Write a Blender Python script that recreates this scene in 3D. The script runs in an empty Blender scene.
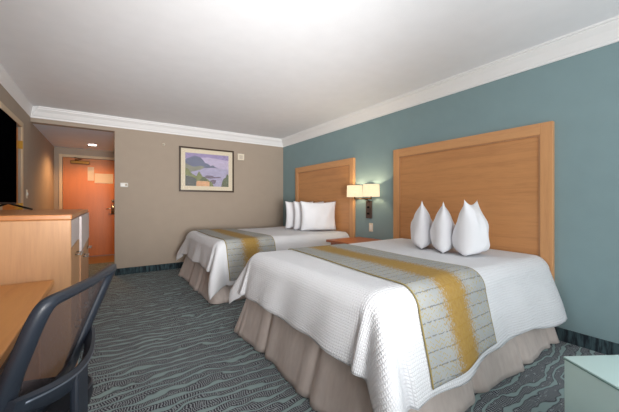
import bpy, bmesh, math, random
from mathutils import Vector, Matrix
random.seed(7)
COL = bpy.context.scene.collection
SC = bpy.context.scene
PI = math.pi

# ------------------------------------------------------------------ materials
def new_mat(name):
    m = bpy.data.materials.new(name); m.use_nodes = True
    nt = m.node_tree; b = nt.nodes['Principled BSDF']
    return m, nt, b
def N(nt, kind, **kw):
    n = nt.nodes.new(kind)
    for k, v in kw.items():
        if k in n.inputs.keys() if hasattr(n.inputs, 'keys') else False: n.inputs[k].default_value = v
        else: setattr(n, k, v)
    return n
def L(nt, a, b): nt.links.new(a, b)
def math_n(nt, op, a, b=None, c=None):
    n = nt.nodes.new('ShaderNodeMath'); n.operation = op
    for i, v in enumerate((a, b, c)):
        if v is None: continue
        if isinstance(v, (int, float)): n.inputs[i].default_value = v
        else: L(nt, v, n.inputs[i])
    return n.outputs[0]
def coords(nt, kind='Object', scale=(1, 1, 1), rot=(0, 0, 0)):
    tc = nt.nodes.new('ShaderNodeTexCoord'); mp = nt.nodes.new('ShaderNodeMapping')
    mp.inputs['Scale'].default_value = scale; mp.inputs['Rotation'].default_value = rot
    L(nt, tc.outputs[kind], mp.inputs['Vector']); return mp.outputs['Vector']
def noise(nt, vec, scale, detail=3, rough=.5, dist=0):
    n = nt.nodes.new('ShaderNodeTexNoise'); L(nt, vec, n.inputs['Vector'])
    n.inputs['Scale'].default_value = scale; n.inputs['Detail'].default_value = detail
    n.inputs['Roughness'].default_value = rough; n.inputs['Distortion'].default_value = dist
    return n.outputs['Fac']
def ramp(nt, fac, stops):
    r = nt.nodes.new('ShaderNodeValToRGB'); L(nt, fac, r.inputs['Fac'])
    els = r.color_ramp.elements
    while len(els) < len(stops): els.new(.5)
    for e, (p, c) in zip(els, stops):
        e.position = p; e.color = (*c, 1)
    return r.outputs['Color']
def mixc(nt, fac, a, b):
    m = nt.nodes.new('ShaderNodeMix'); m.data_type = 'RGBA'
    if isinstance(fac, (int, float)): m.inputs[0].default_value = fac
    else: L(nt, fac, m.inputs[0])
    for i, v in ((6, a), (7, b)):
        if isinstance(v, tuple): m.inputs[i].default_value = (*v, 1)
        else: L(nt, v, m.inputs[i])
    return m.outputs[2]
def bump(nt, b, h, strength=.3, dist=.01):
    n = nt.nodes.new('ShaderNodeBump'); n.inputs['Strength'].default_value = strength
    n.inputs['Distance'].default_value = dist
    L(nt, h, n.inputs['Height']); L(nt, n.outputs['Normal'], b.inputs['Normal'])
def s2l(c):
    return tuple(((v/255)/12.92 if v/255 <= .04045 else ((v/255+.055)/1.055)**2.4) for v in c)
def plain(name, rgb, rough=.6, metal=0, var=.05, scale=6, bmp=0, bscale=80, spec=.5, coat=0):
    m, nt, b = new_mat(name); c = s2l(rgb)
    v = coords(nt); f = noise(nt, v, scale)
    lo = tuple(x*(1-var) for x in c); hi = tuple(min(1, x*(1+var)) for x in c)
    L(nt, ramp(nt, f, [(.3, lo), (.7, hi)]), b.inputs['Base Color'])
    b.inputs['Roughness'].default_value = rough; b.inputs['Metallic'].default_value = metal
    b.inputs['Specular IOR Level'].default_value = spec
    b.inputs['Coat Weight'].default_value = coat
    if bmp: bump(nt, b, noise(nt, v, bscale, 4), bmp, .004)
    return m
def wood(name, rgb, grain=(1, 1, 1), contrast=.22, rough=.4, cells=5):
    """grain: small value on the axis along which the grain runs"""
    m, nt, b = new_mat(name); c = s2l(rgb)
    v = coords(nt, scale=grain)
    f1 = noise(nt, v, cells, 5, .6, .6); f2 = noise(nt, v, cells*7, 3, .5)
    f = math_n(nt, 'ADD', math_n(nt, 'MULTIPLY', f1, .7), math_n(nt, 'MULTIPLY', f2, .3))
    dk = tuple(x*(1-contrast)*(1 if i < 1 else .96) for i, x in enumerate(c)); lt = tuple(min(1, x*(1+contrast*.6)) for x in c)
    L(nt, ramp(nt, f, [(.33, dk), (.5, c), (.68, lt)]), b.inputs['Base Color'])
    b.inputs['Roughness'].default_value = rough
    return m

MT = {}
MT['ceiling'] = plain('ceiling_paint', (238, 239, 242), .95, var=.015, bmp=.35, bscale=120)
MT['crown'] = plain('crown_paint', (240, 240, 240), .6, var=.01)
MT['taupe'] = plain('taupe_wallpaint', (170, 156, 141), .9, var=.02, bmp=.15, bscale=150)
MT['teal'] = plain('teal_wallpaint', (132, 156, 160), .85, var=.02, bmp=.15, bscale=150)
MT['hallceil'] = plain('hall_ceiling_paint', (222, 230, 244), .9, var=.02)
MT['trim'] = plain('trim_paint', (206, 184, 152), .5, var=.03)
MT['white'] = plain('white_plastic', (236, 234, 228), .4, var=.01)
MT['cream'] = plain('cream_plastic', (232, 222, 202), .45, var=.01)
MT['white_cloth'] = plain('pillow_cotton', (234, 235, 239), .9, var=.01, scale=3, bmp=.25, bscale=14)
MT['mattress'] = plain('mattress_ticking', (220, 218, 212), .9)
MT['brass'] = plain('brass', (190, 150, 70), .3, 1.0)
MT['bronze'] = plain('bronze_metal', (120, 84, 40), .35, .9)
MT['lampmetal'] = plain('dark_lamp_metal', (92, 76, 70), .4, .6)
MT['steel'] = plain('dark_satin_steel', (104, 112, 124), .4, .5)
MT['nickel'] = plain('brushed_nickel', (170, 165, 160), .3, 1.0)
MT['black'] = plain('black_plastic', (34, 40, 50), .42, var=.1, bmp=.1, bscale=200)
MT['blackfab'] = plain('black_fabric', (26, 29, 37), .95, var=.2, scale=60, bmp=.4, bscale=250)
MT['darkgloss'] = plain('black_gloss', (9, 9, 11), .5, var=.02, spec=.2)
MT['screen'] = plain('screen_glass', (3, 3, 4), .7, var=.01, spec=.0)
MT['rubber'] = plain('dark_rubber', (28, 28, 30), .7)
MT['darkwood'] = wood('frame_wood', (64, 46, 30), (1, 1, 1), .2, .35)
MT['mat_board'] = plain('mat_board', (226, 213, 186), .9, var=.01)
MT['head_panel'] = wood('headboard_veneer', (200, 143, 92), (3, .35, 5), .14, .4, 4)
MT['head_railh'] = wood('headboard_rail_wood', (208, 154, 104), (6, .5, 6), .10, .4, 4)
MT['head_railv'] = wood('headboard_stile_wood', (208, 154, 104), (6, 6, .5), .10, .4, 4)
MT['cab_side'] = wood('cabinet_maple_side', (194, 145, 100), (5, 5, .35), .13, .45, 4)
MT['cab_top'] = wood('cabinet_top_wood', (190, 124, 70), (5, .6, 5), .12, .35, 4)
MT['cab_front'] = wood('cabinet_front_wood', (184, 136, 96), (5, 5, .5), .15, .45, 4)
MT['desk_top'] = wood('desk_top_wood', (196, 134, 74), (6, .5, 6), .10, .35, 4)
MT['desk_leg'] = wood('desk_apron_wood', (196, 130, 70), (5, .6, 5), .12, .45, 4)
MT['door_wood'] = wood('door_orange_wood', (196, 114, 38), (4, 4, .4), .09, .4, 4)
MT['night'] = wood('nightstand_wood', (176, 98, 52), (5, .6, 5), .15, .35, 4)
MT['pale_panel'] = plain('pale_laminate', (204, 192, 190), .45, var=.02)
MT['ottoman'] = plain('aqua_vinyl', (188, 216, 215), .45, var=.03, scale=4, bmp=.12, bscale=160)
MT['seam'] = plain('aqua_seam', (104, 140, 138), .7)
MT['paper'] = plain('notice_paper', (206, 190, 170), .8, var=.02)
MT['vinyl'] = wood('entry_vinyl_planks', (134, 102, 66), (.6, 5, 5), .3, .45, 4)
MT['vent_grey'] = plain('grille_grey', (188, 176, 160), .6)

def glass_mat():
    m, nt, b = new_mat('picture_glass')
    b.inputs['Base Color'].default_value = (1, 1, 1, 1); b.inputs['Roughness'].default_value = .05
    b.inputs['Alpha'].default_value = .06
    v = coords(nt); bump(nt, b, noise(nt, v, 2), .02, .001)
    return m
MT['glass'] = glass_mat()

def carpet_mat():
    m, nt, b = new_mat('wave_carpet')
    tc = nt.nodes.new('ShaderNodeTexCoord'); sep = nt.nodes.new('ShaderNodeSeparateXYZ')
    L(nt, tc.outputs['Object'], sep.inputs[0]); X, Y = sep.outputs[0], sep.outputs[1]
    def vec(sx, sy, off=0.0):
        c = nt.nodes.new('ShaderNodeCombineXYZ')
        L(nt, math_n(nt, 'MULTIPLY', X, sx), c.inputs[0]); L(nt, math_n(nt, 'MULTIPLY', Y, sy), c.inputs[1])
        c.inputs[2].default_value = off; return c.outputs[0]
    n1 = noise(nt, vec(1.5, 1.8), 1, 2, .5)
    n2 = noise(nt, vec(4.5, 8.0, 4.0), 1, 2, .5)
    w = math_n(nt, 'ADD', math_n(nt, 'MULTIPLY', Y, 13.5), math_n(nt, 'MULTIPLY', n1, 3.2))
    w = math_n(nt, 'ADD', w, math_n(nt, 'MULTIPLY', n2, 2.0))
    fr = math_n(nt, 'ABSOLUTE', math_n(nt, 'SUBTRACT', math_n(nt, 'FRACT', w), .5))     # 0 .. .5
    wid = math_n(nt, 'MULTIPLY_ADD', noise(nt, vec(4, 10, 9.0), 1, 1), .42, -.10)
    line = math_n(nt, 'SUBTRACT', 1.0, math_n(nt, 'SMOOTH_MIN', math_n(nt, 'MAXIMUM', math_n(nt, 'MULTIPLY', math_n(nt, 'SUBTRACT', fr, wid), 14.0), 0.0), 1.0, .1))
    # short dark dashes that cross the bands
    d1 = math_n(nt, 'ADD', math_n(nt, 'MULTIPLY', X, 72.0), math_n(nt, 'MULTIPLY', noise(nt, vec(9, 22, 2.0), 1, 1), 4.0))
    dash = math_n(nt, 'GREATER_THAN', math_n(nt, 'FRACT', d1), .45)
    brk = math_n(nt, 'GREATER_THAN', noise(nt, vec(30, 60, 7.0), 1, 2), .36)
    dash = math_n(nt, 'MULTIPLY', dash, brk)
    edge = math_n(nt, 'LESS_THAN', math_n(nt, 'SUBTRACT', fr, wid), .10)
    dash = math_n(nt, 'MAXIMUM', dash, math_n(nt, 'MULTIPLY', edge, .8))
    tone = mixc(nt, dash, s2l((156, 164, 167)), s2l((62, 61, 70)))
    pile = noise(nt, tc.outputs['Object'], 260, 3, .7)
    tealc = mixc(nt, noise(nt, vec(3, 3, 3.0), 1, 2), s2l((142, 164, 164)), s2l((158, 178, 177)))
    col = mixc(nt, line, tone, tealc)
    col2 = mixc(nt, math_n(nt, 'MULTIPLY', pile, .25), col, s2l((60, 64, 66)))
    L(nt, col2, b.inputs['Base Color']); b.inputs['Roughness'].default_value = 1
    b.inputs['Specular IOR Level'].default_value = .1
    bump(nt, b, pile, .6, .006)
    return m
MT['carpet'] = carpet_mat()
def base_mat():
    m, nt, b = new_mat('carpet_baseboard')
    v = coords(nt, scale=(1, 1, .15)); f = noise(nt, v, 38, 3, .6)
    L(nt, ramp(nt, f, [(.4, s2l((26, 36, 44))), (.6, s2l((64, 84, 90)))]), b.inputs['Base Color'])
    b.inputs['Roughness'].default_value = 1
    return m
MT['base'] = base_mat()

def quilt_mat():
    m, nt, b = new_mat('white_matelasse')
    tc = nt.nodes.new('ShaderNodeTexCoord'); sep = nt.nodes.new('ShaderNodeSeparateXYZ')
    L(nt, tc.outputs['UV'], sep.inputs[0])
    nn = noise(nt, tc.outputs['UV'], 9, 2)
    def saw(o, k):
        s = math_n(nt, 'SINE', math_n(nt, 'ADD', math_n(nt, 'MULTIPLY', o, k), math_n(nt, 'MULTIPLY', nn, 1.5)))
        return math_n(nt, 'POWER', math_n(nt, 'ABSOLUTE', s), .6)
    h = math_n(nt, 'MINIMUM', saw(sep.outputs[0], PI/.0145), saw(sep.outputs[1], PI/.0165))
    h = math_n(nt, 'ADD', h, math_n(nt, 'MULTIPLY', noise(nt, tc.outputs['UV'], 5, 3), .8))
    L(nt, ramp(nt, h, [(.0, s2l((212, 213, 216))), (1, s2l((227, 229, 233)))]), b.inputs['Base Color'])
    b.inputs['Roughness'].default_value = .9; b.inputs['Sheen Weight'].default_value = .1
    bump(nt, b, h, .9, .004)
    return m
MT['quilt'] = quilt_mat()

def runner_mat():
    m, nt, b = new_mat('patterned_runner_fabric')
    tc = nt.nodes.new('ShaderNodeTexCoord'); sep = nt.nodes.new('ShaderNodeSeparateXYZ')
    L(nt, tc.outputs['UV'], sep.inputs[0]); U, V = sep.outputs[0], sep.outputs[1]   # U across width 0..1, V metres along
    nz = noise(nt, tc.outputs['UV'], 26, 3, .7)
    base = mixc(nt, noise(nt, tc.outputs['UV'], 5, 3), s2l((142, 149, 153)), s2l((170, 171, 168)))
    # rows of leaf-like ogees: thin dark row lines, zig-zag strokes between them
    rowf = math_n(nt, 'FRACT', math_n(nt, 'MULTIPLY_ADD', V, 15.0, math_n(nt, 'MULTIPLY', nz, .35)))
    row = math_n(nt, 'LESS_THAN', math_n(nt, 'ABSOLUTE', math_n(nt, 'SUBTRACT', rowf, .5)), .045)
    tri = math_n(nt, 'PINGPONG', math_n(nt, 'MULTIPLY', U, 17.0), .5)
    zz = math_n(nt, 'FRACT', math_n(nt, 'ADD', math_n(nt, 'MULTIPLY', V, 45.0), math_n(nt, 'MULTIPLY', tri, 1.6)))
    zzl = math_n(nt, 'MULTIPLY', math_n(nt, 'LESS_THAN', zz, .24), math_n(nt, 'GREATER_THAN', nz, .5))
    c = mixc(nt, math_n(nt, 'MULTIPLY', math_n(nt, 'MULTIPLY', row, .8), math_n(nt, 'GREATER_THAN', nz, .43)), base, s2l((98, 100, 104)))
    c = mixc(nt, math_n(nt, 'MULTIPLY', zzl, .75), c, s2l((168, 148, 72)))
    # yellow band with a ragged edge
    d = math_n(nt, 'ABSOLUTE', math_n(nt, 'SUBTRACT', U, .49))
    d = math_n(nt, 'ADD', d, math_n(nt, 'MULTIPLY', math_n(nt, 'SUBTRACT', noise(nt, tc.outputs['UV'], 60, 2, .8), .5), .42))
    band = math_n(nt, 'SUBTRACT', 1.0, math_n(nt, 'MINIMUM', math_n(nt, 'MAXIMUM', math_n(nt, 'MULTIPLY', math_n(nt, 'SUBTRACT', d, .125), 12.0), 0.0), 1.0))
    yel = mixc(nt, noise(nt, tc.outputs['UV'], 40, 2), s2l((142, 106, 26)), s2l((172, 138, 58)))
    c = mixc(nt, math_n(nt, 'MULTIPLY', band, .92), c, yel)
    edge = math_n(nt, 'GREATER_THAN', math_n(nt, 'ABSOLUTE', math_n(nt, 'SUBTRACT', U, .5)), .488)
    c = mixc(nt, edge, c, s2l((150, 134, 84)))
    L(nt, c, b.inputs['Base Color']); b.inputs['Roughness'].default_value = .75
    bump(nt, b, nz, .25, .003)
    return m
MT['runner'] = runner_mat()
def skirt_mat():
    m, nt, b = new_mat('skirt_linen')
    v = coords(nt, scale=(1, 1, .3)); f = noise(nt, v, 30, 3)
    L(nt, ramp(nt, f, [(.3, s2l((186, 174, 168))), (.7, s2l((198, 187, 180)))]), b.inputs['Base Color'])
    b.inputs['Roughness'].default_value = .8; b.inputs['Sheen Weight'].default_value = .2
    return m
MT['skirt'] = skirt_mat()
def mesh_fab():
    m, nt, b = new_mat('chair_mesh_fabric')
    v = coords(nt); f = noise(nt, v, 300, 2)
    L(nt, ramp(nt, f, [(.3, s2l((54, 48, 52))), (.7, s2l((92, 80, 80)))]), b.inputs['Base Color'])
    b.inputs['Roughness'].default_value = .8; b.inputs['Alpha'].default_value = .72
    return m
MT['mesh'] = mesh_fab()
def emis(name, rgb, s, base=(255, 246, 225)):
    m, nt, b = new_mat(name); b.inputs['Base Color'].default_value = (*s2l(base), 1)
    v = coords(nt); f = noise(nt, v, 12)
    L(nt, ramp(nt, f, [(.3, tuple(x*.97 for x in s2l(rgb))), (.7, s2l(rgb))]), b.inputs['Emission Color'])
    b.inputs['Emission Strength'].default_value = s; return m
def shade_mat():
    m, nt, b = new_mat('lit_linen_shade')
    tc = nt.nodes.new('ShaderNodeTexCoord'); sep = nt.nodes.new('ShaderNodeSeparateXYZ')
    L(nt, tc.outputs['Object'], sep.inputs[0])
    f = noise(nt, coords(nt, scale=(1, 1, 12)), 20, 2)
    c = ramp(nt, f, [(.3, s2l((255, 226, 176))), (.7, s2l((255, 236, 200)))])
    L(nt, c, b.inputs['Emission Color']); b.inputs['Base Color'].default_value = (.12, .1, .07, 1)
    b.inputs['Emission Strength'].default_value = 1.2; b.inputs['Roughness'].default_value = .9
    return m
MT['shade'] = shade_mat()
MT['bulb'] = emis('bulb_glow', (255, 232, 180), 12)
MT['downlight'] = emis('downlight_lens', (255, 250, 240), 14)

# ------------------------------------------------------------------ mesh helpers
def finish(name, bm, mat, parent=None, smooth=False, loc=None, rot=None, bevel=0, seg=2):
    if bevel:
        bmesh.ops.bevel(bm, geom=[e for e in bm.edges if e.calc_face_angle(0) > .6], offset=bevel, segments=seg, affect='EDGES', profile=.5, clamp_overlap=True)
    bmesh.ops.recalc_face_normals(bm, faces=bm.faces)
    me = bpy.data.meshes.new(name); bm.to_mesh(me); bm.free()
    mats = mat if isinstance(mat, (list, tuple)) else [mat]
    for m in mats: me.materials.append(MT[m] if isinstance(m, str) else m)
    if smooth:
        for p in me.polygons: p.use_smooth = True
    o = bpy.data.objects.new(name, me); COL.objects.link(o)
    if parent: o.parent = parent
    if loc: o.location = loc
    if rot: o.rotation_euler = rot
    if smooth == 'auto':
        try: me.set_sharp_from_angle(angle=math.radians(40))
        except Exception: pass
    return o
def box(bm, x0, x1, y0, y1, z0, z1, mi=0):
    M = Matrix.Translation(((x0+x1)/2, (y0+y1)/2, (z0+z1)/2)) @ Matrix.Diagonal((abs(x1-x0), abs(y1-y0), abs(z1-z0), 1))
    r = bmesh.ops.create_cube(bm, size=1, matrix=M)
    fs = {f for v in r['verts'] for f in v.link_faces}
    for f in fs: f.material_index = mi
    return r['verts']
def cyl(bm, p0, p1, r0, r1=None, n=20, caps=True, mi=0):
    p0, p1 = Vector(p0), Vector(p1); d = p1-p0
    M = Matrix.Translation((p0+p1)/2) @ d.to_track_quat('Z', 'Y').to_matrix().to_4x4()
    r = bmesh.ops.create_cone(bm, cap_ends=caps, cap_tris=False, segments=n, radius1=r0, radius2=r0 if r1 is None else r1, depth=d.length, matrix=M)
    for f in {f for v in r['verts'] for f in v.link_faces}: f.material_index = mi
    return r['verts']
def tube(bm, pts, r, n=10):
    pts = [Vector(p) for p in pts]; rings = []
    rs = r if isinstance(r, (list, tuple)) else [r]*len(pts)
    up = Vector((0, 0, 1))
    for i, p in enumerate(pts):
        d = (pts[min(i+1, len(pts)-1)]-pts[max(i-1, 0)]).normalized()
        a = d.cross(up)
        if a.length < .05: a = d.cross(Vector((0, 1, 0)))
        a.normalize(); b2 = d.cross(a)
        rings.append([bm.verts.new(p+(a*math.cos(2*PI*k/n)+b2*math.sin(2*PI*k/n))*rs[i]) for k in range(n)])
    for i in range(len(rings)-1):
        for k in range(n): bm.faces.new((rings[i][k], rings[i][(k+1) % n], rings[i+1][(k+1) % n], rings[i+1][k]))
    bm.faces.new(rings[0][::-1]); bm.faces.new(rings[-1])
def setp(o, label=None, cat=None, group=None, kind=None):
    if label: o['label'] = label
    if cat: o['category'] = cat
    if group: o['group'] = group
    if kind: o['kind'] = kind
    return o
def thing(name, label, cat, loc=(0, 0, 0), rz=0, group=None):
    o = bpy.data.objects.new(name, None); COL.objects.link(o); o.empty_display_size = .1
    o.location = loc; o.rotation_euler = (0, 0, rz)
    return setp(o, label, cat, group)
def part(name, parent, mat, boxes, bevel=0, smooth=False, label=None, seg=2):
    bm = bmesh.new()
    for b in boxes: box(bm, *b)
    o = finish(name, bm, mat, parent, smooth, bevel=bevel, seg=seg)
    if label: o['label'] = label
    return o
def struct(name, mat, boxes, bevel=0, parent=None, **kw):
    o = part(name, parent, mat, boxes, bevel, **kw)
    if not parent: o['kind'] = 'structure'
    return o

# ------------------------------------------------------------------ room dimensions (metres)
W = 3.15; YF = 5.67; XL = -.883; ZC = 2.50; YB = -1.4
HX = .105; YD = 7.95; HZ = 2.29; HR = .95
CB = 2.348; CD = .10      # crown: lower edge, projection

struct('floor', 'carpet', [(XL-.1, W+.1, YB-.1, 7.0, -.05, 0)])
struct('floor_entry', 'vinyl', [(XL-.1, HR+.1, 7.0, YD+.1, -.05, 0)])
struct('ceiling', 'ceiling', [(XL-.1, W+.1, YB-.1, YF+.12, ZC, ZC+.05)])
struct('ceiling_hall', 'hallceil', [(XL-.1, HR+.1, YF+.12, YD+.1, HZ, HZ+.05)])
struct('wall_right', 'teal', [(W, W+.1, YB-.1, YF+.12, 0, ZC)])
struct('wall_far', 'taupe', [(HX, W, YF, YF+.12, 0, ZC), (XL, HX, YF, YF+.12, HZ, ZC)])
struct('wall_hall_right', 'taupe', [(HR, HR+.1, YF+.12, YD, 0, HZ)])
struct('wall_back', 'taupe', [(XL-.1, W+.1, YB-.1, YB, 0, ZC)])
# left wall with a door opening 4.15 .. 5.17
DY0, DY1, DZ = 4.22, 5.08, 2.09
struct('wall_left', 'taupe', [(XL-.1, XL, YB, DY0, 0, ZC), (XL-.1, XL, DY1, YD, 0, ZC), (XL-.1, XL, DY0, DY1, DZ, ZC)])
# entry wall with door opening
EX0, EX1, EZ = -.752, .19, 2.10
struct('wall_entry', 'taupe', [(XL, EX0, YD, YD+.1, 0, HZ), (EX1, HR, YD, YD+.1, 0, HZ), (EX0, EX1, YD, YD+.1, EZ, HZ)])

def crown(name, p0, p1, inward, sc=1.0):
    """moulded strip along a wall; profile steps out toward the ceiling"""
    prof = [(0, 0), (.012, 0), (.012, .022), (.022, .03), (.034, .05), (.052, .085), (.074, .108), (.084, .118), (.084, .132), (CD, .136), (CD, ZC-CB), (0, ZC-CB)]
    prof = [(a*sc, b) for a, b in prof]
    bm = bmesh.new(); p0, p1, inw = Vector(p0), Vector(p1), Vector(inward); d = (p1-p0).normalized()
    ra = [bm.verts.new(p0+inw*a+Vector((0, 0, CB+b))+d*a) for a, b in prof]
    rb = [bm.verts.new(p1+inw*a+Vector((0, 0, CB+b))-d*a) for a, b in prof]
    n = len(prof)
    for i in range(n): bm.faces.new((ra[i], ra[(i+1) % n], rb[(i+1) % n], rb[i]))
    bm.faces.new(ra[::-1]); bm.faces.new(rb)
    o = finish(name, bm, 'crown'); o['kind'] = 'structure'
crown('trim_1', (W, YB, 0), (W, YF, 0), (-1, 0, 0))
crown('trim_2', (XL, YF, 0), (W, YF, 0), (0, -1, 0))
crown('trim_3', (XL, YB, 0), (XL, YF, 0), (1, 0, 0), .3)
BH = .105
struct('baseboard_right', 'base', [(W-.012, W, YB, YF, 0, BH)])
struct('baseboard_far', 'base', [(HX, W-.012, YF-.012, YF, 0, BH)])
struct('baseboard_left', 'base', [(XL, XL+.012, YB, DY0-.07, 0, BH), (XL, XL+.012, DY1+.07, YF, 0, BH)])
struct('baseboard_hall', 'base', [(XL, XL+.012, YF, YD, 0, BH)])

# connecting door in the left wall, with casing and hinges
d1 = struct('door_1', 'door_wood', [(XL-.06, XL-.02, DY0+.01, DY1-.01, .01, DZ-.01)], bevel=.003)
fr = part('door_frame', d1, 'trim', [(XL, XL+.018, DY1, DY1+.065, 0, DZ+.065), (XL, XL+.018, DY0-.065, DY0, 0, DZ+.065), (XL, XL+.018, DY0, DY1, DZ, DZ+.065)], .004)
for z in (.25, 1.10, 1.87):
    part('hinge', d1, 'brass', [(XL-.02, XL+.022, DY1-.012, DY1+.014, z-.05, z+.05)], .003)
bm = bmesh.new(); cyl(bm, (XL-.02, DY0+.07, 1), (XL+.04, DY0+.07, 1), .012); cyl(bm, (XL+.04, DY0+.07, 1), (XL+.04, DY0+.18, 1), .009)
finish('handle', bm, 'brass', d1, True)

# entry door at the end of the hall
d2 = struct('door_2', 'door_wood', [(EX0+.005, EX1-.005, YD+.01, YD+.055, .012, EZ-.005)], bevel=.003)
part('door_frame', d2, 'trim', [(EX0-.055, EX0, YD-.02, YD, 0, EZ+.055), (EX1, EX1+.055, YD-.02, YD, 0, EZ+.055), (EX0, EX1, YD-.02, YD, EZ, EZ+.055)], .004)
cl = part('door_closer', d2, 'bronze', [(-.62, -.30, YD-.055, YD+.01, 1.97, 2.035)], .008)
bm = bmesh.new(); tube(bm, [(-.52, YD-.06, 2.04), (-.42, YD-.16, 2.055), (-.55, YD-.03, 2.10)], .009); cyl(bm, (-.52, YD-.05, 2.03), (-.52, YD-.05, 2.06), .025)
finish('closer_arm', bm, 'bronze', cl, True)
part('notice', d2, 'paper', [(-.335, -.225, YD+.004, YD+.01, 1.63, 1.92)], label='narrow upright paper notice')
part('notice', d2, 'paper', [(-.215, .12, YD+.002, YD+.01, 1.58, 1.79)], label='wide framed paper notice')
bm = bmesh.new(); cyl(bm, (.12, YD+.01, 1.03), (.12, YD-.012, 1.03), .032); cyl(bm, (.12, YD-.01, 1.03), (.12, YD-.06, 1.03), .011); tube(bm, [(.125, YD-.06, 1.03), (.06, YD-.065, 1.028), (-.005, YD-.055, 1.02)], .011)
box(bm, .085, .155, YD, YD+.011, .90, 1.12)
finish('handle', bm, 'nickel', d2, True)
bm = bmesh.new(); cyl(bm, (.115, YD-.012, 1.20), (.115, YD+.011, 1.20), .028)
finish('deadbolt', bm, 'nickel', d2, True)

# ------------------------------------------------------------------ small wall and ceiling fixtures
bm = bmesh.new()
t = thing('recessed_light', 'round glowing recessed light in the lowered hall ceiling', 'ceiling light', (-.23, 7.22, HZ))
cyl(bm, (0, 0, -.008), (0, 0, .0), .085, n=32)
finish('trim_ring', bm, 'white', t, True)
bm = bmesh.new(); cyl(bm, (0, 0, -.011), (0, 0, -.007), .066, n=32); finish('lens', bm, 'downlight', t)

t = thing('thermostat', 'small white rounded thermostat on the taupe wall beside the hall opening', 'thermostat', (.232, YF, 1.44))
o = part('body', t, 'white', [(-.055, .055, -.028, 0, -.035, .035)], .012, True, seg=3)
part('display', t, 'vent_grey', [(.012, .044, -.030, -.027, -.018, .018)], .003)

t = thing('wall_sensor', 'tiny round white sensor on the taupe wall left of the picture', 'sensor', (.812, YF, 2.155))
bm = bmesh.new(); cyl(bm, (0, 0, 0), (0, -.02, 0), .024, .019); finish('cap', bm, 'cream', t, True)
bm = bmesh.new(); cyl(bm, (0, -.019, 0), (0, -.027, 0), .008); finish('nozzle', bm, 'nickel', t, True)

t = thing('wall_speaker', 'small square cream grille box on the taupe wall right of the picture', 'alarm', (2.19, YF, 2.055))
part('plate', t, 'cream', [(-.066, .066, -.03, 0, -.062, .062)], .006)
part('grille', t, 'vent_grey', [(-.034, .034, -.034, -.028, -.034 + i*.014, -.026 + i*.014) for i in range(5)])

t = thing('light_switch', 'cream light switch plate on the left wall past the brass-hinged door', 'switch', (XL, 5.42, 1.27))
part('plate', t, 'cream', [(0, .007, -.036, .036, -.058, .058)], .002)
part('toggle', t, 'white', [(.006, .016, -.010, .010, -.018, .018)], .002)
t = thing('wall_switch', 'cream switch plate on the teal wall below the twin-shade lamp', 'switch', (W, 3.075, .80))
part('plate', t, 'cream', [(-.007, 0, -.036, .036, -.06, .06)], .002)
part('rocker', t, 'white', [(-.012, -.006, -.017, .017, -.034, .034)], .002)

# ------------------------------------------------------------------ framed picture
t = thing('framed_picture', 'dark framed landscape picture with cream mat on the taupe wall', 'picture', (1.55, YF, 1.755))
pw, ph, fw = .495, .40, .028
part('frame', t, 'darkwood', [(-pw, pw, -.035, 0, ph-fw, ph), (-pw, pw, -.035, 0, -ph, -ph+fw), (-pw, -pw+fw, -.035, 0, -ph+fw, ph-fw), (pw-fw, pw, -.035, 0, -ph+fw, ph-fw)], .003)
mm = .075
part('mat', t, 'mat_board', [(-pw+fw, pw-fw, -.016, -.002, -ph+fw, ph-fw)])
aw, ah = pw-fw-mm, ph-fw-mm
def art_poly(bm, pts, depth, mi):
    vs = [bm.verts.new((-aw+2*aw*x, -depth, -ah+2*ah*y)) for x, y in pts]
    f = bm.faces.new(vs); f.material_index = mi
arts = {'art_sky': (190, 178, 208), 'art_high_sky': (150, 134, 182), 'art_sea': (172, 166, 198), 'art_mountain': (94, 102, 132), 'art_slope': (132, 134, 116),
        'art_tree': (84, 96, 60), 'art_bush': (120, 128, 72), 'art_roof': (226, 172, 124), 'art_rock': (110, 92, 116), 'art_tree_dark': (78, 82, 78)}
am = [plain(k, v, .8, var=.12, scale=22) for k, v in arts.items()]
bm = bmesh.new()
art_poly(bm, [(0, 0), (1, 0), (1, 1), (0, 1)], .0170, 0)
art_poly(bm, [(0, .82), (.5, .9), (1, .84), (1, 1), (0, 1)], .0172, 1)
art_poly(bm, [(0, 0), (1, 0), (1, .56), (0, .56)], .0174, 2)
art_poly(bm, [(0, .45), (.28, .50), (.42, .56), (.60, .58), (.76, .575), (.68, .61), (.62, .67), (.57, .63), (.51, .70), (.44, .72), (.40, .80), (.33, .88), (.2, .92), (.1, .86), (0, .80)], .0176, 3)
art_poly(bm, [(0, .40), (.2, .45), (.36, .52), (.43, .60), (.34, .63), (.18, .58), (0, .68)], .0178, 4)
art_poly(bm, [(.42, .26), (.56, .24), (.82, .28), (.8, .31), (.66, .30), (.6, .34), (.46, .34)], .0180, 8)
art_poly(bm, [(.56, .05), (.68, .10), (.70, .2), (.62, .22), (.54, .16)], .0180, 8)
art_poly(bm, [(0, 0), (.64, 0), (.60, .12), (.50, .22), (.38, .30), (.30, .46), (.24, .30), (.14, .38), (.06, .52), (0, .54)], .0182, 6)
art_poly(bm, [(0, 0), (.26, 0), (.24, .22), (.14, .28), (0, .32)], .0184, 9)
art_poly(bm, [(.82, 0), (1, 0), (1, .36), (.96, .42), (.93, .30), (.88, .26), (.84, .14)], .0184, 5)
art_poly(bm, [(.30, .14), (.50, .13), (.46, .26), (.40, .30), (.35, .24)], .0185, 5)
art_poly(bm, [(.24, 0), (.54, 0), (.54, .14), (.48, .16), (.27, .16), (.24, .12)], .0187, 7)
finish('artwork', bm, am, t)
part('glazing', t, 'glass', [(-pw+fw, pw-fw, -.024, -.022, -ph+fw, ph-fw)])

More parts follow.
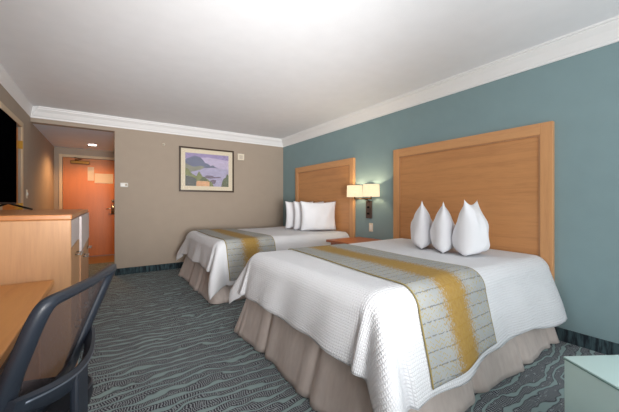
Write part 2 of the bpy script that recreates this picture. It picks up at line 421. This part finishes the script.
# ------------------------------------------------------------------ headboards
HF = W-.045
def headboard(yc, label):
    t = thing('headboard', label, 'headboard', (W, yc, 0), 0, 'wooden headboards on the teal wall')
    hw, h, sw = .847, 1.842, .09
    x0 = -.045
    part('panel', t, 'head_panel', [(-.028, -.001, -hw+.03, hw-.03, .1, h-.03)])
    part('stile', t, 'head_railv', [(x0, -.001, -hw, -hw+sw, .0, h)], .004)
    part('stile', t, 'head_railv', [(x0, -.001, hw-sw, hw, .0, h)], .004)
    part('top_rail', t, 'head_railh', [(x0, -.001, -hw+sw, hw-sw, h-.10, h)], .004)
    part('molding', t, 'cab_front', [(x0+.006, -.026, -hw+sw, hw-sw, h-.112, h-.10), (x0+.006, -.026, -hw+sw, -hw+sw+.012, .1, h-.112), (x0+.006, -.026, hw-sw-.012, hw-sw, .1, h-.112)])
    return t
B1, B2 = 1.780, 4.290
headboard(1.790, 'tall light wood headboard behind the near bed')
headboard(4.250, 'tall light wood headboard behind the far bed by the taupe wall')

# ------------------------------------------------------------------ beds
X0, XH, HWB, ZT = 1.05, HF-.012, .800, .690     # foot edge, head edge, half width, top
R = .105
def prof(d, off):
    """distance past the edge -> (outward, down)"""
    r = R
    if d <= 0: return 0, 0
    q = r*PI/2
    if d < q: a = d/r; return r*math.sin(a)+off*math.sin(a), r*(1-math.cos(a))+off*(1-math.cos(a))
    e = d-q
    return r+off+e*.24, r+off+e*.965
def drape(x, y, yc, off=0., seed=0):
    """flat sheet coordinate (x lengthwise, y across, 0 = centre) to a draped point"""
    x0, hw = X0+R, HWB-R
    dx = max(0, x0-x); s = 1 if y > 0 else -1; dy = max(0, abs(y)-hw)
    bx, by = max(x, x0), s*min(abs(y), hw)
    ph = seed*1.7
    if dx == 0 and dy == 0:
        z = ZT+off+.006*math.sin(3.1*x+ph)*math.cos(2.7*y+ph)+.003*math.sin(9*x+4*y)
        return Vector((bx, yc+by, z))
    Ld = math.hypot(dx, dy); th = math.atan2(dy, dx)   # 0 = over the foot, pi/2 = over the side
    o, dn = prof(Ld, off)
    amp = min(1, max(0, Ld-.08)/.35)
    if dx > 0 and dy > 0:
        w = math.sin(2*th)
        o += amp*(.085*w*math.cos(2*th*3.0+.5) + .07*w)
        dn *= 1-.02*w
    c = amp*(.016*math.sin(7.5*y+ph)+.008*math.sin(17*y+2*ph)) if dy == 0 else 0
    c += amp*(.015*math.sin(6.1*x+ph*2)+.009*math.sin(14*x+ph)+.05*max(0, min(1, (x-2.45)/.55))**2+.04*max(0, min(1, (1.9-x)/.6))) if dx == 0 else 0
    o += c
    z = ZT+off-dn+.006*math.sin(3.1*x+ph)*math.cos(2.7*y+ph)*max(0, 1-Ld/.2)
    return Vector((bx-math.cos(th)*o, yc+by+s*math.sin(th)*o, max(.035+off, z)))

def sheet(name, x_lo, x_hi, hang, yc, off, mat, nx, ny, uvf, thick, seed=0, wav=0., label=None, cat=None, group=None, far=0., skew=0.):
    bm = bmesh.new(); uvl = bm.loops.layers.uv.new('UVMap'); grid = []
    for i in range(nx+1):
        row = []
        for j in range(ny+1):
            a = i/nx; b2 = j/ny
            hy = HWB-R+hang
            y = -hy+(2*hy-far)*b2; x = x_lo+(x_hi-x_lo)*a
            xs = x; x += skew*(y+hy)
            y -= .035*max(0, min(1, (1.95-x)/.6))*max(0, -b2*2+1)
            if wav: y -= .045*max(0, min(1, (x-2.5)/.5))*max(0, -b2*2+1)
            if wav:   # uneven hem
                y += wav*math.sin(11*x+seed)*(max(0, abs(y)-HWB)/hang)*(1 if y > 0 else -1)
                x += wav*math.sin(9*y+2+seed)*(max(0, X0-x)/.4)
            row.append((bm.verts.new(drape(x, y, yc, off, seed)), xs if skew or not wav else x, y))
        grid.append(row)
    for i in range(nx):
        for j in range(ny):
            q = [grid[i][j], grid[i+1][j], grid[i+1][j+1], grid[i][j+1]]
            f = bm.faces.new([v[0] for v in q])
            for lp, v in zip(f.loops, q): lp[uvl].uv = uvf(v[1], v[2])
    bmesh.ops.recalc_face_normals(bm, faces=bm.faces)
    me = bpy.data.meshes.new(name); bm.to_mesh(me); bm.free(); me.materials.append(MT[mat])
    for p in me.polygons: p.use_smooth = True
    o = bpy.data.objects.new(name, me); COL.objects.link(o)
    md = o.modifiers.new('Solidify', 'SOLIDIFY'); md.thickness = thick; md.offset = 0
    return setp(o, label, cat, group)

def skirt(yc, parent, seed):
    """ruffled bed skirt around foot and both sides"""
    rnd = random.Random(seed)
    x0, x1, hw, rc = X0+.015, XH-.02, HWB-.015, .05
    path = []
    def add(x, y, nx, ny): path.append((x, y, nx, ny))
    n = 110
    for i in range(n): add(x1-(x1-x0-rc)*i/n, -hw, 0, -1)
    for i in range(10):
        a = i/10*PI/2; add(x0+rc-math.sin(a)*rc, -hw+rc-math.cos(a)*rc, -math.sin(a), -math.cos(a))
    for i in range(90): add(x0, -hw+rc+(2*hw-2*rc)*i/90, -1, 0)
    for i in range(10):
        a = i/10*PI/2; add(x0+rc-math.cos(a)*rc, hw-rc+math.sin(a)*rc, -math.cos(a), math.sin(a))
    for i in range(n+1): add(x0+rc+(x1-x0-rc)*i/n, hw, 0, 1)
    s = 0; S = [0]
    for i in range(1, len(path)):
        s += math.hypot(path[i][0]-path[i-1][0], path[i][1]-path[i-1][1]); S.append(s)
    pleats = []; p = .10
    while p < s: pleats.append(p); p += rnd.uniform(.48, .72)
    # pleats at the two foot corners
    Lside = x1-x0
    pleats += [Lside, Lside+2*hw]
    bm = bmesh.new(); rows = []; K = 12
    for k in range(K+1):
        u = k/K; row = []                   # 0 top .. 1 bottom
        for (x, y, nx, ny), ss in zip(path, S):
            notch = 0
            for q in pleats:
                d = abs(ss-q)
                if d < .05: notch -= (.012+.020*u)*(1-d/.05)**1.2
                elif d < .13: notch += .008*u*math.sin((d-.05)/.08*PI)
            o = .10*u**1.2 + notch + u*(.012*math.sin(ss*7+seed)+.005*math.sin(ss*19+seed*2))
            cf = abs(nx*ny)*2; o += .06*cf*u
            row.append(bm.verts.new((x+nx*o, yc+y+ny*o, .40*(1-u)+.008)))
        rows.append(row)
    for k in range(K):
        for i in range(len(path)-1): bm.faces.new((rows[k][i], rows[k][i+1], rows[k+1][i+1], rows[k+1][i]))
    o = finish('bed_skirt', bm, 'skirt', parent, True)
    md = o.modifiers.new('Solidify', 'SOLIDIFY'); md.thickness = .004
    return o

def bed(yc, label, seed, which, RX0, RX1, skew):
    t = thing('bed', label, 'bed', (0, 0, 0), 0, 'double beds against the teal wall')
    t.location = ((X0+XH)/2, yc, 0); inv = Matrix.Translation((-(X0+XH)/2, -yc, 0))
    ps = []
    ps.append(part('mattress', t, 'mattress', [(X0+.02, XH-.005, yc-HWB+.02, yc+HWB-.02, .42, ZT-.012)], .11, True, seg=4))
    ps.append(part('box_spring', t, 'mattress', [(X0+.045, XH-.005, yc-HWB+.045, yc+HWB-.045, .16, .42)], .01))
    ps.append(skirt(yc, t, seed))
    for lx in (X0+.15, XH-.15):
        for ly in (yc-.6, yc+.6):
            bm = bmesh.new(); cyl(bm, (lx, ly, 0), (lx, ly, .17), .022, .03); ps.append(finish('leg', bm, 'black', t, True))
    for p in ps: p.data.transform(inv)
    uvq = lambda x, y: (x, y)
    sheet('bedspread', X0+R-.400, XH, .515, yc, .010, 'quilt', 120, 120, uvq, .008, seed, .012,
          f'white quilted bedspread draped over the {which}', 'bedspread', 'white bedspreads', far=.13)
    sheet('bed_runner', RX0, RX1, .468, yc, .0215, 'runner', 50, 170, lambda x, y: ((x-RX0)/(RX1-RX0), y), .004, seed, .0,
          f'grey patterned runner with yellow stripe across the {which}', 'bed runner', 'patterned bed runners', skew=skew)
    return t
bed(B1, 'near double bed with pleated beige skirt', 3, 'near bed', 1.29, 1.98, .09)
bed(B2, 'far double bed with pleated beige skirt beside the taupe wall', 8, 'far bed', 1.165, 1.81, 0.0)

# ------------------------------------------------------------------ pillows
def pillow(loc, rz, w, h, th, label, seed, lean=0., group=None, ears=.12):
    """pillow on edge: width along local x, height z, thickness y, corners drawn to points"""
    rnd = random.Random(seed); bm = bmesh.new(); n = 26
    sides = []
    for sgn in (1, -1):
        g = []
        for i in range(n+1):
            row = []
            for j in range(n+1):
                a, b2 = -1+2*i/n, -1+2*j/n
                # outline pulls in between corners
                px = a*(w/2)*(1-ears*(1-b2*b2)*.7) ; pz = b2*(h/2)*(1-ears*(1-a*a))
                if b2 < 0: pz = b2*(h/2)*(1-.03*(1-a*a))
                f = max(0, (1-abs(a)**2.3))**.6*max(0, (1-abs(b2)**(1.7 if b2 > 0 else 6)))**(.75 if b2 > 0 else .5)
                sag = 1.0+.22*(-b2)
                t_ = th/2*f*sag + .010*f*math.sin(4*a+seed)*math.cos(5*b2+seed*.7) + .008*f*math.sin(9*a-3*b2+seed)
                row.append((px, sgn*t_, pz+h/2))
            g.append(row)
        sides.append(g)
    vmap = {}
    def gv(s, i, j):
        if i in (0, n) or j in (0, n): key = (0, i, j)
        else: key = (s, i, j)
        if key not in vmap: vmap[key] = bm.verts.new(sides[s][i][j])
        return vmap[key]
    for s in (0, 1):
        for i in range(n):
            for j in range(n):
                q = [gv(s, i, j), gv(s, i+1, j), gv(s, i+1, j+1), gv(s, i, j+1)]
                bm.faces.new(q if s == 0 else q[::-1])
    o = finish('pillow', bm, 'white_cloth', None, True, loc, (lean, 0, rz))
    return setp(o, label, 'pillow', group)
pz = ZT+.0225
g1, g2 = 'pillows standing on the near bed', 'pillows standing on the far bed'
pillow((2.67, 1.895, pz), math.radians(35), .48, .465, .185, 'white pillow on the near bed, nearest the wall lamp', 1, group=g1, ears=.2)
pillow((2.62, 1.630, pz), math.radians(31.5), .48, .455, .185, 'white pillow on the near bed, middle of the upright row', 2, group=g1, ears=.2)
pillow((2.61, 1.365, pz), math.radians(13), .40, .468, .24, 'white pillow on the near bed, closest to the aqua ottoman', 3, group=g1, ears=.2)
pillow((2.80, 3.88, pz), math.radians(-14), .62, .47, .19, 'white pillow on the far bed, front one with its whole face showing', 4, group=g2)
pillow((2.80, 4.15, pz), math.radians(-6), .58, .47, .19, 'white pillow on the far bed, middle of the row behind the front one', 5, group=g2)
pillow((2.79, 4.43, pz), math.radians(0), .58, .47, .19, 'white pillow on the far bed, nearest the taupe wall', 6, group=g2)

# ------------------------------------------------------------------ nightstand
t = thing('nightstand', 'reddish wood nightstand between the two beds under the lamp', 'nightstand', (2.84, 3.015, 0))
ny = .29
part('top', t, 'night', [(-.33, .29, -ny, ny, .615, .645)], .004)
part('carcass', t, 'night', [(-.26, .28, -ny+.02, -ny+.04, 0, .615), (-.26, .28, ny-.04, ny-.02, .0, .615), (.26, .28, -ny+.04, ny-.04, 0, .615), (-.26, .26, -ny+.04, ny-.04, .05, .07)])
for z0, z1 in ((.08, .31), (.33, .61)):
    d = part('drawer', t, 'night', [(-.28, .2, -ny+.045, ny-.045, z0, z1)], .003)
    bm = bmesh.new(); cyl(bm, (-.28, 0, (z0+z1)/2), (-.305, 0, (z0+z1)/2), .012, .015); finish('knob', bm, 'nickel', d, True)

# ------------------------------------------------------------------ wall lamp
t = thing('wall_lamp', 'lit wall lamp with two cream drum shades on a dark backplate', 'lamp', (W, 3.105, 1.06))
part('backplate', t, 'lampmetal', [(-.024, 0, -.055, .055, -.13, .12)], .005)
for z in (.03, -.06):
    bm = bmesh.new(); cyl(bm, (-.020, 0, z), (-.045, 0, z), .016, .013); finish('switch_knob', bm, 'darkgloss', t, True)
bm = bmesh.new()
tube(bm, [(-.02, 0, .12), (-.07, 0, .145), (-.14, 0, .15)], .008); tube(bm, [(-.14, -.165, .15), (-.14, .165, .15)], .009)
for s in (-1, 1): tube(bm, [(-.14, s*.165, .15), (-.14, s*.165, .22)], .008)
finish('arm', bm, 'bronze', t, True)
for s in (-1, 1):
    bm = bmesh.new(); n = 40
    for r_ in (.115,):
        cyl(bm, (-.14, s*.165, .178), (-.14, s*.165, .345), r_, r_-.004, n=n, caps=False)
    sh = finish('lamp_shade', bm, 'shade', t, True)
    md = sh.modifiers.new('Solidify', 'SOLIDIFY'); md.thickness = .003
    bm = bmesh.new(); bmesh.ops.create_uvsphere(bm, u_segments=16, v_segments=10, radius=.028, matrix=Matrix.Translation((-.14, s*.165, .25)))
    finish('bulb', bm, 'bulb', t, True)
    ld = bpy.data.lights.new('lamp_bulb_light', 'POINT'); ld.energy = 9.0; ld.color = (1, .78, .50); ld.shadow_soft_size = .03
    lo = bpy.data.objects.new('lamp_bulb_light', ld); COL.objects.link(lo); lo.location = (W-.14, 3.105+s*.165, 1.06+.27)

# ------------------------------------------------------------------ dresser / media cabinet
DX, DY, DYE, DH = -.162, 2.10, 3.85, 1.087
t = thing('media_cabinet', 'tall light wood cabinet carrying the television against the left wall', 'cabinet', ((XL+DX)/2, (DY+DYE)/2, 0))
t.location = (0, 0, 0)
cx, cy = (XL+DX)/2, (DY+DYE)/2
t.location = (cx, cy, 0)
def cb(x0, x1, y0, y1, z0, z1): return (x0-cx, x1-cx, y0-cy, y1-cy, z0, z1)
XB = XL+.022
part('top', t, 'cab_top', [cb(XB, DX+.004, DY-.006, DYE+.006, DH-.028, DH)], .005)
part('side_panel', t, 'cab_side', [cb(XB, DX, DY, DY+.03, 0, DH-.028)], .005, label='light maple end panel facing the desk')
part('side_panel', t, 'cab_side', [cb(XB, DX, DYE-.03, DYE, 0, DH-.028)], .005)
part('back_panel', t, 'cab_side', [cb(XB, XB+.015, DY+.03, DYE-.03, 0, DH-.028)])
ymid = DY+.62
part('divider', t, 'cab_side', [cb(XB+.015, DX-.01, ymid-.012, ymid+.012, .05, DH-.028)])
part('base', t, 'cab_front', [cb(XB+.03, DX-.04, DY+.03, DYE-.03, 0, .05)])
# near bay: pale door above, wood drawers beneath
def front(kind, y0, y1, z0, z1, mat, proud=.0, handle=True, hx=.0, label=None):
    d = part(kind, t, mat, [cb(DX-.022, DX+proud, y0, y1, z0, z1)], .003, label=label)
    if handle:
        bm = bmesh.new(); ym = (y0+y1)/2-cy; X = DX+proud-cx
        for s in (-1, 1): cyl(bm, (X-.001, ym+s*.06, z1-.06), (X+.03, ym+s*.06, z1-.06), .005)
        tube(bm, [(X+.03, ym-.075, z1-.06), (X+.03, ym+.075, z1-.06)], .006)
        finish('handle', bm, 'nickel', d, True)
    return d
front('door', DY+.034, ymid-.014, .90, DH-.034, 'pale_panel', handle=False, label='pale laminate door')
front('drawer', DY+.034, ymid-.014, .45, .89, 'cab_side')
front('drawer', DY+.034, ymid-.014, .06, .44, 'cab_side')
y3 = (ymid+DYE)/2
for a, b_ in ((ymid+.014, y3-.004), (y3+.004, DYE-.034)):
    front('door', a, b_, .80, DH-.034, 'pale_panel', proud=.012, handle=False, label='pale laminate door')
    front('drawer', a, b_, .40, .79, 'cab_front', proud=.008)
    front('drawer', a, b_, .06, .39, 'cab_front', proud=.008)

# television
TX, TY1 = -.640, 3.56; TY0 = TY1-1.28; tz0, tz1 = 1.14, 1.85
t = thing('television', 'black flat television standing on the tall cabinet', 'television', (TX, (TY0+TY1)/2, DH))
hy = (TY1-TY0)/2
part('housing', t, 'darkgloss', [(-.045, -.004, -hy, hy, tz0-DH, tz1-DH)], .006)
part('screen', t, 'screen', [(-.006, -.002, -hy+.008, hy-.008, tz0-DH+.016, tz1-DH-.008)])
for s in (-1, 1):
    bm = bmesh.new(); yy = s*(hy-.16)
    tube(bm, [(-.20, yy+s*.05, .008), (-.10, yy+s*.02, .03), (-.025, yy, .06), (.05, yy+s*.07, .03), (.10, yy+s*.13, .008)], .008)
    finish('stand_foot', bm, 'darkgloss', t, True)

# ------------------------------------------------------------------ desk
KX = -.232; KY1 = 2.085; KY0 = -.1
t = thing('desk', 'light wood desk in the left foreground, abutting the tall cabinet', 'desk', ((XL+KX)/2, 1.0, 0))
kx = (XL+KX)/2
part('desk_top', t, 'desk_top', [(XL+.02-kx, KX-kx, KY0-1, KY1-1, .712, .742)], .004)
part('leg_panel', t, 'desk_leg', [(XL+.04-kx, KX-.05-kx, KY1-.06-1, KY1-.03-1, 0, .712)], .003)
part('leg_panel', t, 'desk_leg', [(XL+.04-kx, KX-.05-kx, KY0+.03-1, KY0+.06-1, 0, .712)], .003)
part('back_apron', t, 'desk_leg', [(XL+.04-kx, XL+.06-kx, KY0+.06-1, KY1-.06-1, .55, .712)])
d = part('drawer', t, 'desk_leg', [(KX-.50-kx, KX-.055-kx, .62-1, 1.27-1, .60, .711)], .003)
bm = bmesh.new(); tube(bm, [(KX-.055-kx, .70-1, .655), (KX-.035-kx, .71-1, .655), (KX-.035-kx, .82-1, .655), (KX-.055-kx, .83-1, .655)], .005); finish('handle', bm, 'nickel', d, True)

# black cabinet-like appliance under the desk
t = thing('mini_fridge', 'black box-shaped appliance standing on the carpet under the desk', 'fridge', (-.60, 1.85, 0))
part('body', t, 'darkgloss', [(-.2, .18, -.165, .165, .015, .545)], .008)
part('door', t, 'black', [(.182, .222, -.165, .165, .02, .54)], .008)
for fx in (-.17, .12):
    for fy in (-.145, .105): part('foot', t, 'rubber', [(fx, fx+.04, fy, fy+.04, 0, .016)])

# ------------------------------------------------------------------ office chair (local: +y forward, +x chair's right)
FW = Vector((-.947, .32, 0))
rz = math.atan2(FW.y, FW.x)-PI/2
TC = Vector((-.026, 1.24, 0))           # back, top centre in plan
seatc = TC+FW*.40
chair = thing('office_chair', 'black office chair with mesh back pushed up to the desk', 'office chair', (seatc.x, seatc.y, 0), rz)
def back_pt(x, z, extra=0):
    """point on the back shell: z .47...91, leaning back with height, wrapping forward at the sides"""
    u = (z-.47)/.44
    return Vector((x, -.24-.16*u**1.15+.45*x*x+extra, z))
def outline(k, n, inset):
    """rounded trapezoid, k in 0..n"""
    a = 2*PI*k/n; c, s = math.cos(a), math.sin(a); e = 2/14.0
    px = abs(c)**e*(1 if c > 0 else -1); pzz = abs(s)**e*(1 if s > 0 else -1)
    side, top, bot = inset
    z = .69+pzz*.215; z = z-(top if pzz > 0 else 0)*abs(pzz)+(bot if pzz < 0 else 0)*abs(pzz)
    u = (z-.47)/.44
    hw = .252+.008*math.sin(u*PI)-.03*(1-u)**2-side*(1.25+1.2*(1-u))
    return px*hw, z
bm = bmesh.new(); n = 96
rings = []
for (ins, ex) in (((0, 0, 0), -.012), ((0, 0, 0), .012), ((.016, .016, .02), .02), ((.030, .030, .07), .012), ((.034, .034, .08), -.004), ((.016, .016, .04), -.022)):
    rings.append([bm.verts.new(back_pt(*outline(k, n, ins), ex)) for k in range(n)])
for r_ in range(len(rings)):
    A, Bq = rings[r_], rings[(r_+1) % len(rings)]
    for k in range(n): bm.faces.new((A[k], A[(k+1) % n], Bq[(k+1) % n], Bq[k]))
finish('back_frame', bm, 'black', chair, True)
bm = bmesh.new(); m_ = 16; rr = []
for i in range(m_+1):
    f = i/m_
    rr.append([bm.verts.new(back_pt(outline(k, n, (.032, .032, .075))[0]*f, .70+(outline(k, n, (.032, .032, .075))[1]-.70)*f, .004)) for k in range(n)] if i else None)
c0 = bm.verts.new(back_pt(0, .70, .004))
for k in range(n): bm.faces.new((c0, rr[1][k], rr[1][(k+1) % n]))
for i in range(1, m_):
    for k in range(n): bm.faces.new((rr[i][k], rr[i+1][k], rr[i+1][(k+1) % n], rr[i][(k+1) % n]))
finish('mesh_panel', bm, 'mesh', chair, True)
# lumbar band behind the mesh
bm = bmesh.new(); P = []; m2 = 28
for i in range(m2+1):
    x = -.235+.47*i/m2; w_ = .022+.020*math.cos(x/.235*PI/2); zc = .628-.05*math.cos(x/.235*PI/2)
    bulge = -.022-.045*math.cos(x/.235*PI/2)
    P.append([bm.verts.new(back_pt(x, zc+dz*w_, bulge+e)) for dz, e in ((-1, 0), (-.7, -.014), (.7, -.014), (1, 0), (.7, .010), (-.7, .010))])
for i in range(m2):
    for k in range(6): bm.faces.new((P[i][k], P[i][(k+1) % 6], P[i+1][(k+1) % 6], P[i+1][k]))
bm.faces.new(P[0][::-1]); bm.faces.new(P[-1])
finish('lumbar_support', bm, 'black', chair, 'auto')
bm = bmesh.new(); tube(bm, [back_pt(-.21+.42*i/20, .63-.028*math.cos((-.21+.42*i/20)/.235*PI/2), -.035-.045*math.cos((-.21+.42*i/20)/.235*PI/2)) for i in range(21)], .004, 8)
finish('trim_strip', bm, 'steel', chair, True)['label'] = 'thin satin strip along the lumbar band'
# spine that joins back to seat
bm = bmesh.new(); box(bm, -.04, .04, -.36, -.335, .36, .60); box(bm, -.04, .04, -.36, .0, .345, .372)
finish('back_bracket', bm, 'black', chair, bevel=.008)
# seat cushion with piping
def rrect(hw, hl, r, n_=10):
    pts = []
    for cx_, cy_, a0 in ((hw-r, hl-r, 0), (-hw+r, hl-r, PI/2), (-hw+r, -hl+r, PI), (hw-r, -hl+r, 3*PI/2)):
        for i in range(n_): a = a0+PI/2*i/(n_-1); pts.append((cx_+r*math.cos(a), cy_+r*math.sin(a)))
    return pts
bm = bmesh.new(); rg = []
for sc, z in ((.86, .405), (.97, .415), (1, .44), (1, .465), (.97, .487), (.88, .497), (.6, .502), (.3, .503)):
    rg.append([bm.verts.new((x*sc, y*sc-.06, z-.03)) for x, y in rrect(.255, .26, .09)])
n3 = len(rg[0])
for a in range(len(rg)-1):
    for k in range(n3): bm.faces.new((rg[a][k], rg[a][(k+1) % n3], rg[a+1][(k+1) % n3], rg[a+1][k]))
bm.faces.new(rg[0][::-1]); bm.faces.new(rg[-1])
seat = finish('seat', bm, 'blackfab', chair, True)
bm = bmesh.new(); pp = [(x*.985, y*.985-.06, .454) for x, y in rrect(.255, .26, .09)]; pp.append(pp[0]); tube(bm, pp, .005, 8); finish('piping', bm, 'black', seat, True)
bm = bmesh.new(); box(bm, -.12, .12, -.13, .13, .34, .376); finish('seat_plate', bm, 'black', chair, bevel=.01)
bm = bmesh.new(); cyl(bm, (0, 0, .10), (0, 0, .25), .028); cyl(bm, (0, 0, .25), (0, 0, .345), .018); finish('gas_lift', bm, 'nickel', chair, 'auto')
bm = bmesh.new(); cyl(bm, (0, 0, .07), (0, 0, .12), .05, .04); finish('hub', bm, 'black', chair, 'auto')
for k in range(5):
    a = 2*PI*k/5+.5; c, s = math.cos(a), math.sin(a)
    bm = bmesh.new(); tube(bm, [(.03*c, .03*s, .095), (.15*c, .15*s, .088), (.29*c, .29*s, .072)], [.024, .019, .014], 10); lg = finish('leg', bm, 'black', chair, True)
    bm = bmesh.new(); px, py = .285*c, .285*s
    for q in (-1, 1): cyl(bm, (px-s*q*.006, py+c*q*.006, .028), (px-s*q*.026, py+c*q*.026, .028), .028)
    cyl(bm, (px, py, .028), (px, py, .072), .007); finish('caster', bm, 'rubber', lg, 'auto')
# tilt lever
bm = bmesh.new(); tube(bm, [(.10, .02, .358), (.2, .03, .358), (.29, .035, .352)], .006); finish('lever', bm, 'nickel', chair, True)

# ------------------------------------------------------------------ ottoman
ot = thing('ottoman', 'pale aqua vinyl cube ottoman on the carpet by the near bed', 'ottoman', (0, 0, 0))
yaw = math.radians(34.07)
Fd = Vector((math.sin(yaw-math.radians(3)), math.cos(yaw-math.radians(3)), 0)); Rd = Vector((Fd.y, -Fd.x, 0))
corner = Vector((1.725, .485, 0)); sz = .52
cen = corner-Fd*sz/2+Rd*sz/2
ot.location = cen; ot.rotation_euler = (0, 0, math.atan2(Rd.y, Rd.x))
h2 = sz/2
part('body', ot, 'ottoman', [(-h2, h2, -h2, h2, .03, .442)], .010, True, seg=3)
part('lid', ot, 'ottoman', [(-h2, h2, -h2, h2, .444, .452)], .003, True, seg=2)
bm = bmesh.new()
q = h2+.001
tube(bm, [(-q, -q, .443), (q, -q, .443), (q, q, .443), (-q, q, .443), (-q, -q, .443)], .0022, 6); finish('seam_piping', bm, 'seam', ot, True)
for sx in (-1, 1):
    for sy in (-1, 1):
        bm = bmesh.new(); cyl(bm, (sx*.2, sy*.2, 0), (sx*.2, sy*.2, .032), .02); finish('foot', bm, 'rubber', ot, 'auto')

# ------------------------------------------------------------------ lights
def area(name, loc, size, sy, energy, color, rot):
    ld = bpy.data.lights.new(name, 'AREA'); ld.shape = 'RECTANGLE'; ld.size = size; ld.size_y = sy; ld.energy = energy; ld.color = color
    o = bpy.data.objects.new(name, ld); COL.objects.link(o); o.location = loc; o.rotation_euler = rot; return o
area('window_daylight', (1.2, YB+.06, 1.35), 3.2, 1.9, 72, (.95, .98, 1.0), (PI/2, 0, 0))
def fill_spot(name, loc, target, energy, angle):
    ld = bpy.data.lights.new(name, 'SPOT'); ld.energy = energy; ld.spot_size = math.radians(angle); ld.spot_blend = 1; ld.shadow_soft_size = .25
    ld.color = (1, .985, .97)
    o = bpy.data.objects.new(name, ld); COL.objects.link(o); o.location = loc
    o.rotation_euler = (Vector(target)-Vector(loc)).to_track_quat('-Z', 'Y').to_euler(); return o
fill_spot('added_ceiling_fill', (.5, -.5, 1.0), (1.0, .8, 2.5), 130, 120)  # unseen spot added behind the camera, brightens the ceiling for bounce
fill_spot('added_far_fill', (.3, -1.1, 1.0), (1.4, 5.2, 2.4), 1050, 60).data.shadow_soft_size = .5  # second added spot, lifts the far wall and far ceiling; no fixture there
ld = bpy.data.lights.new('recessed_lamp', 'SPOT'); ld.energy = 90; ld.color = (1, .53, .22); ld.spot_size = math.radians(150); ld.spot_blend = .6; ld.shadow_soft_size = .06
o = bpy.data.objects.new('recessed_lamp', ld); COL.objects.link(o); o.location = (-.23, 7.18, HZ-.03)
w = bpy.data.worlds.new('World'); SC.world = w; w.use_nodes = True
w.node_tree.nodes['Background'].inputs[0].default_value = (.8, .88, 1, 1); w.node_tree.nodes['Background'].inputs[1].default_value = .4

# ------------------------------------------------------------------ camera
cam = bpy.data.cameras.new('Camera'); co = bpy.data.objects.new('Camera', cam); COL.objects.link(co)
cam.sensor_width = 36; cam.lens = 36*300/619; cam.clip_start = .02
cam.shift_y = -(206-203)/619
co.location = (0, 0, 1.15); co.rotation_euler = (PI/2, 0, -yaw)
SC.camera = co
SC.view_settings.view_transform = 'Standard'; SC.view_settings.look = 'None'
SC.view_settings.exposure = -0.12; SC.view_settings.gamma = 1; SC.view_settings.use_curve_mapping = False
SC.cycles.use_denoising = True; SC.cycles.max_bounces = 8; SC.cycles.diffuse_bounces = 6
